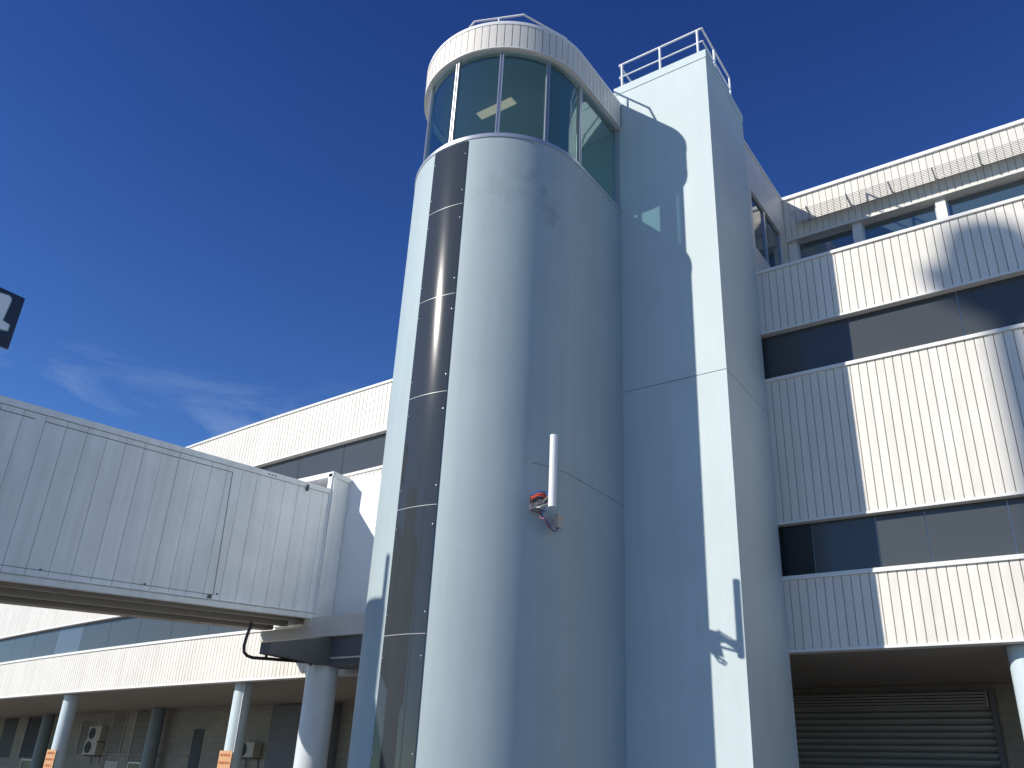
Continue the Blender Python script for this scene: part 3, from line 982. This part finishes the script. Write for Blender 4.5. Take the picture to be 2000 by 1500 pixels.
# black flexible hose
mb = MB()
pts = [(-15.1, 12.05, 3.08), (-14.9, 11.9, 2.99), (-14.72, 11.72, 2.86), (-14.56, 11.56, 2.68), (-14.46, 11.46, 2.50), (-14.42, 11.45, 2.38), (-14.40, 11.52, 2.32), (-14.40, 11.66, 2.30), (-14.40, 12.0, 2.33), (-14.40, 13.1, 2.42), (-14.40, 14.0, 2.43)]
mb.tube(pts, 0.032, 10)
ho = mb.build('hose', 'black', bridge, smooth=50)
for yy in (12.0, 12.6, 13.2, 13.8):
    MB().box(-14.44, -14.37, yy - 0.012, yy + 0.012, 2.36, 2.46).build('hose_clip', 'darksteel', ho)
# rotunda where the bridge turns, outside the left edge of the photograph
mb = MB()
mb.tube([(-16.1, -1.0, 2.2), (-16.1, -1.0, 6.0)], 2.3, 48)
mb.build('rotunda', 'bridge', bridge, smooth=40)
mb = MB()
mb.tube([(-16.1, -1.0, 6.0), (-16.1, -1.0, 6.12), (-16.1, -1.0, 6.5)], [2.45, 2.45, 0.3], 48)
mb.build('rotunda_roof', 'bridge', bridge, smooth=40)
column(-16.1, -1.0, 0.55, 2.2).build('pier', 'column', bridge, smooth=40)

# ------------------------------------------------------------------ small things
# flat-panel antenna tube on the tower wall
AX = CX + TR
ant = thing('panel_antenna', 'white vertical tube antenna bracketed to the tower wall', 'antenna', (-6.40, 9.70, 3.6))
mb = MB()
sec = [(0.055 * math.cos(R(t)), 0.042 * math.sin(R(t))) for t in range(0, 360, 20)]
an = R(25)
p2 = [(-6.165 + a * math.cos(an) - b * math.sin(an), 9.59 + a * math.sin(an) + b * math.cos(an)) for a, b in sec]
mb.prism(p2, 3.62, 4.68)
mb.build('tube_body', 'whiteplastic', ant, smooth=50, bevel=0.006)
mb = MB()
s, c = math.sin(R(63)), math.cos(R(63))
bc = Vector((CX + (TR + 0.012) * s, CY - (TR + 0.012) * c, 3.76))
tt = Vector((c, s, 0))
nn = Vector((s, -c, 0))
mb.obox(bc, tt * 0.11, nn * 0.006, (0, 0, 0.12))
mb.obox(bc + tt * 0.09 + nn * 0.07, tt * 0.004, nn * 0.07, (0, 0, 0.11))
mb.obox(bc + nn * 0.08 + Vector((0, 0, -0.11)), tt * 0.11, nn * 0.07, (0, 0, 0.004))
mb.tube([bc + nn * 0.02, bc + nn * 0.09 + tt * 0.04, Vector((-6.18, 9.60, 3.82))], 0.02, 8)
mb.tube([bc + nn * 0.02 + Vector((0, 0, -0.06)), bc + nn * 0.1 + tt * 0.03 + Vector((0, 0, -0.06)), Vector((-6.18, 9.60, 3.68))], 0.018, 8)
mb.build('wall_bracket', 'galv', ant)
for k, (m_, dz, r_) in enumerate((('red', 0.09, 0.014), ('red', 0.065, 0.012), ('blue', 0.125, 0.010), ('black', 0.03, 0.018))):
    a0 = bc - tt * 0.10 + nn * (0.03 + 0.01 * k) + Vector((0, 0, dz - 0.03))
    a1 = bc + nn * 0.13 + Vector((0, 0, dz + 0.02))
    a2 = bc + tt * 0.10 + nn * 0.11 + Vector((0, 0, dz))
    a3 = Vector((-6.20, 9.60, 3.68 + dz))
    MB().tube([a0, a0.lerp(a1, 0.6) + Vector((0, 0, .015)), a1, a1.lerp(a2, 0.5) + Vector((0, 0, .01)), a2, a3], r_, 8).build('cable', m_, ant, smooth=60)
# drop cables and junction box
jb = thing('junction_box', 'small pale junction box on the tower wall below the antenna', 'electrical box', (-6.36, 9.98, 3.38))
MB().box(-6.345, -6.27, 9.90, 10.05, 3.45, 3.63).build('box_body', 'beigebox', jb, bevel=0.01)
MB().box(-6.273, -6.262, 9.895, 10.055, 3.445, 3.635).build('box_lid', 'beigebox', jb, bevel=0.004)
b0 = bc + nn * 0.08 + Vector((0, 0, -0.10))
for m_, o_ in (('purple', 0.0), ('blue', 0.045)):
    MB().tube([b0 + tt * o_, b0 + Vector((0.02, 0.03 + o_, -0.12)), Vector((-6.33, 9.66 + o_, 3.50)), Vector((-6.31, 9.74 + o_, 3.415)), Vector((-6.31, 9.86, 3.385 - o_ * .2)), Vector((-6.31, 9.95, 3.40)), Vector((-6.31, 9.97, 3.46))], 0.011, 8).build('cable', m_, ant, smooth=60)

# gate number sign
gs = thing('gate_sign', 'navy gate sign with white numeral 4 above the boarding bridge', 'sign', (-14.9, 5.2, 6.0))
SY0, SY1, SZ0, SZ1 = 4.62, 5.78, 6.58, 7.59
MB().box(-14.93, -14.87, SY0, SY1, SZ0, SZ1).build('sign_panel', 'navy', gs, bevel=0.006)
def four(x, th, grow, name, m_):
    # stylised closed 4 drawn in the y-z plane
    k = grow
    yr = 5.535
    def P(y, z):
        return (y, z)
    outer = [P(yr - 0.30 - k, 7.46 + k * .6), P(yr - 0.02, 7.50 + k), P(yr + 0.02 + k, 7.47 + k * .8), P(yr + 0.03 + k, 7.42), P(yr + k, 7.02 + k), P(yr + 0.13 + k, 6.99 + k), P(yr + 0.13 + k, 6.89 - k), P(yr + k, 6.86 - k), P(yr + k * .5, 6.68 - k),
             P(yr - 0.15 - k, 6.68 - k), P(yr - 0.16 - k, 6.86 - k), P(yr - 0.62 - k, 6.86 - k), P(yr - 0.64 - k, 6.99)]
    b = bmesh.new()
    vs = [b.verts.new((x, y, z)) for y, z in outer]
    f = b.faces.new(vs)
    r = bmesh.ops.extrude_face_region(b, geom=[f])
    for e in r['geom']:
        if isinstance(e, bmesh.types.BMVert):
            e.co.x += th
    bmesh.ops.triangulate(b, faces=b.faces[:])
    b.verts.index_update()
    mb = MB()
    mb.add([tuple(v.co) for v in b.verts], [tuple(v.index for v in f.verts) for f in b.faces])
    b.free()
    return mb.build(name, m_, gs)
four(-14.87, 0.006, 0.018, 'numeral_outline', 'signgreen')
four(-14.864, 0.006, 0.0, 'numeral', 'signwhite')
MB().add([(-14.857, 5.36, 7.30), (-14.857, 5.36, 7.02), (-14.857, 5.12, 7.02)], [(0, 1, 2)]).add([(-14.852, 5.36, 7.30), (-14.852, 5.36, 7.02), (-14.852, 5.12, 7.02)], [(0, 1, 2)]).build('numeral_counter', 'navy', gs)
for yy in (4.8, 5.3):
    MB().tube([(-14.98, yy, tz(yy) - 0.02), (-14.98, yy, 7.4)], 0.025, 10).build('sign_post', 'darksteel', gs)

# parking signs on two columns
def text_obj(body, size, parent, loc, rotz, m_, name='lettering'):
    cu = bpy.data.curves.new(name, 'FONT')
    cu.body = body
    cu.size = size
    cu.align_x = 'CENTER'
    cu.align_y = 'CENTER'
    cu.extrude = 0.002
    cu.resolution_u = 3
    tmp = bpy.data.objects.new(name, cu)
    S.collection.objects.link(tmp)
    dg = bpy.context.evaluated_depsgraph_get()
    me = bpy.data.meshes.new_from_object(tmp.evaluated_get(dg))
    bpy.data.objects.remove(tmp)
    o = bpy.data.objects.new(name, me)
    me.materials.clear()
    me.materials.append(M[m_])
    S.collection.objects.link(o)
    o.parent = parent
    o.location = loc
    o.rotation_euler = (R(90), 0, rotz)
    return o
def parking_sign(cx, cy, r, ang, ztop, label):
    nx, ny = math.sin(ang), -math.cos(ang)
    px, py = cx + nx * (r + 0.012), cy + ny * (r + 0.012)
    t = thing('parking_sign', label, 'sign', (px, py, ztop - 0.6), 'orange reverse parking signs on the round columns')
    w, h = 0.20, 0.30
    tx, ty = math.cos(ang), math.sin(ang)
    mb = MB().obox((px, py, ztop - h), (tx * w, ty * w, 0), (nx * 0.004, ny * 0.004, 0), (0, 0, h))
    mb.build('sign_plate', 'orange', t, bevel=0.0)
    for k, (s_, tx_) in enumerate((('REVERSE', 0.085), ('PARKING', 0.085), ('ONLY', 0.11))):
        text_obj(s_, tx_, t, (nx * 0.007, ny * 0.007, 0.6 - 0.10 - 0.17 * k), ang, 'redpaint')
    return t
parking_sign(-27.35, fy(-27.35) + 0.46, 0.215, R(8), 0.74, 'orange reverse parking sign on the leftmost round column, farther one')
parking_sign(-18.47, fy(-18.47) + 0.46, 0.215, R(8), 0.76, 'orange reverse parking sign on the column nearest the bridge pier')

# air conditioners on the recess wall
def ac_unit(x, z, label, w=0.8, h=0.5, d=0.32):
    y = wy(x) - 0.06
    t = thing('air_conditioner', label, 'air conditioner', (x, y, z), 'outdoor air conditioner units on the recess wall')
    MB().box(x - w / 2, x + w / 2, y - d, y, z, z + h).build('casing', 'ac', t, bevel=0.015)
    g_ = MB()
    for rr in (0.05, 0.10, 0.15, 0.19):
        ps = [(x - 0.12 + rr * math.cos(R(a)), y - d - 0.012, z + h / 2 + rr * math.sin(R(a))) for a in range(0, 361, 24)]
        g_.tube(ps, 0.006, 6, caps=False)
    g_.tube([(x - 0.12, y - d + 0.001, z + h / 2), (x - 0.12, y - d - 0.004, z + h / 2)], 0.20, 24, 1)
    g_.build('fan_grille', ['darksteel', 'black'], t)
    b_ = MB()
    for sx_ in (-0.28, 0.28):
        b_.box(x + sx_ - 0.02, x + sx_ + 0.02, y - d, y + 0.03, z - 0.04, z - 0.005)
        b_.box(x + sx_ - 0.02, x + sx_ + 0.02, y, y + 0.03, z - 0.3, z - 0.04)
    b_.build('bracket', 'darksteel', t)
ac_unit(-32.45, 1.28, 'upper cream air conditioner of the stacked pair on the recess wall')
ac_unit(-32.55, 0.80, 'lower cream air conditioner of the stacked pair on the recess wall')
ac_unit(-22.65, 0.80, 'single cream air conditioner on the wall near the dark doorway', 0.75, 0.42)
jb2 = thing('wall_notice', 'small pale square notice in the dark opening left of the bridge pier', 'sign', (-20.8, wy(-20.8) - 0.1, 1.26))
MB().box(-20.96, -20.66, wy(-20.8) - 0.085, wy(-20.8) - 0.06, 1.26, 1.42).build('plate', 'whiteplastic', jb2)

# unseen mast added behind the camera to cast the soft upper cladding shadow
hm = thing('shadow_mast', 'unseen apron floodlight mast with a ring of lamps, added behind the camera to cast a shadow', 'light mast', (-21.2, -16.5, -EYE))
HX, HY, HZ = -20.72, -16.2, 29.55
MB().tube([(HX, HY, -EYE), (HX, HY, 12), (HX, HY, HZ - 0.6)], [0.34, 0.28, 0.22], 20).build('mast', 'mast', hm, smooth=40)
mb = MB()
mb.tube([(HX, HY, HZ - 0.9), (HX, HY, HZ - 0.1), (HX, HY, HZ + 0.35), (HX, HY, HZ + 0.55)], [0.55, 0.62, 0.5, 0.15], 32)
mb.build('lamp_ring', 'mast', hm, smooth=40)
for k in range(8):
    a = k * math.pi / 4
    MB().obox((HX + 0.72 * math.cos(a), HY + 0.72 * math.sin(a), HZ - 0.5), (0.16 * math.cos(a), 0.16 * math.sin(a), -0.03), (-0.15 * math.sin(a), 0.15 * math.cos(a), 0), (0, 0, 0.10)).build('floodlight', 'darksteel', hm)

# unseen truck added out of frame left, shaped to shadow the tower foot
tk = thing('shadow_truck', 'unseen white truck with raised box body, added outside the left edge to cast a shadow', 'truck', (-13.2, 1.6, -EYE))
PU, SU = Vector((0.834, -0.552, 0)), Vector((-0.552, -0.834, 0))
T0 = Vector((-11.96, 3.45, 0))        # nearest corner of the raised body towards the tower
def tp(p, s_, z):
    return T0 + PU * p + SU * s_ + Vector((0, 0, z))
def tbox(p0, p1, s0, s1, z0, z1):
    return MB().obox(tp((p0 + p1) / 2, (s0 + s1) / 2, (z0 + z1) / 2), PU * abs(p1 - p0) / 2, SU * abs(s1 - s0) / 2, (0, 0, (z1 - z0) / 2))
tbox(-2.0, 0, 0.0, 5.2, 3.5, 6.25).build('box_body', 'whiteplastic', tk, bevel=0.12)
tbox(-1.95, -0.05, 0.1, 6.6, -0.75, -0.45).build('chassis', 'darksteel', tk)
tbox(-2.0, 0.0, 5.4, 7.0, -0.9, 1.1).build('driver_cab', 'whiteplastic', tk, bevel=0.15)
tbox(-1.85, -0.15, 6.9, 7.02, 0.15, 0.8).build('windscreen', 'bandglass_dark', tk)
for p_ in (-1.75, -0.25):
    for s0, z0, s1, z1 in ((0.4, -0.45, 4.6, 3.5), (4.6, -0.45, 0.4, 3.5)):
        MB().tube([tp(p_, s0, z0), tp(p_, s1, z1)], 0.08, 8).build('scissor_arm', 'darksteel', tk)
for p_ in (-1.95, -0.15):
    for s0 in (0.9, 1.9, 6.1):
        MB().tube([tp(p_, s0, -1.12), tp(p_ + 0.1, s0, -1.12)], 0.48, 28).build('wheel', 'black', tk, smooth=40)
mb = MB()
a = [tp(0.0, 0.1, 4.95), tp(0.45, 0.1, 3.9), tp(0.45, 0.1, -0.3), tp(0.0, 0.1, -0.3), tp(0.0, 1.4, 4.95), tp(0.45, 1.4, 3.9), tp(0.45, 1.4, -0.3), tp(0.0, 1.4, -0.3)]
mb.add(a, [(0, 1, 2, 3), (7, 6, 5, 4), (0, 4, 5, 1), (1, 5, 6, 2), (2, 6, 7, 3), (3, 7, 4, 0)])
mb.build('shadow_wedge', 'whiteplastic', tk)  # wedge added for the sloping lower edge of the cast shadow
tbox(-2.0, 0.0, 0.15, 1.4, -0.4, 3.5).build('lift_tower', 'whiteplastic', tk)
MB().tube([tp(-0.06, 0.3, 6.2), tp(-0.06, 0.3, 6.95)], 0.05, 8).build('shadow_spike_pole', 'darksteel', tk)  # pole added for the thin spike at the top of the shadow
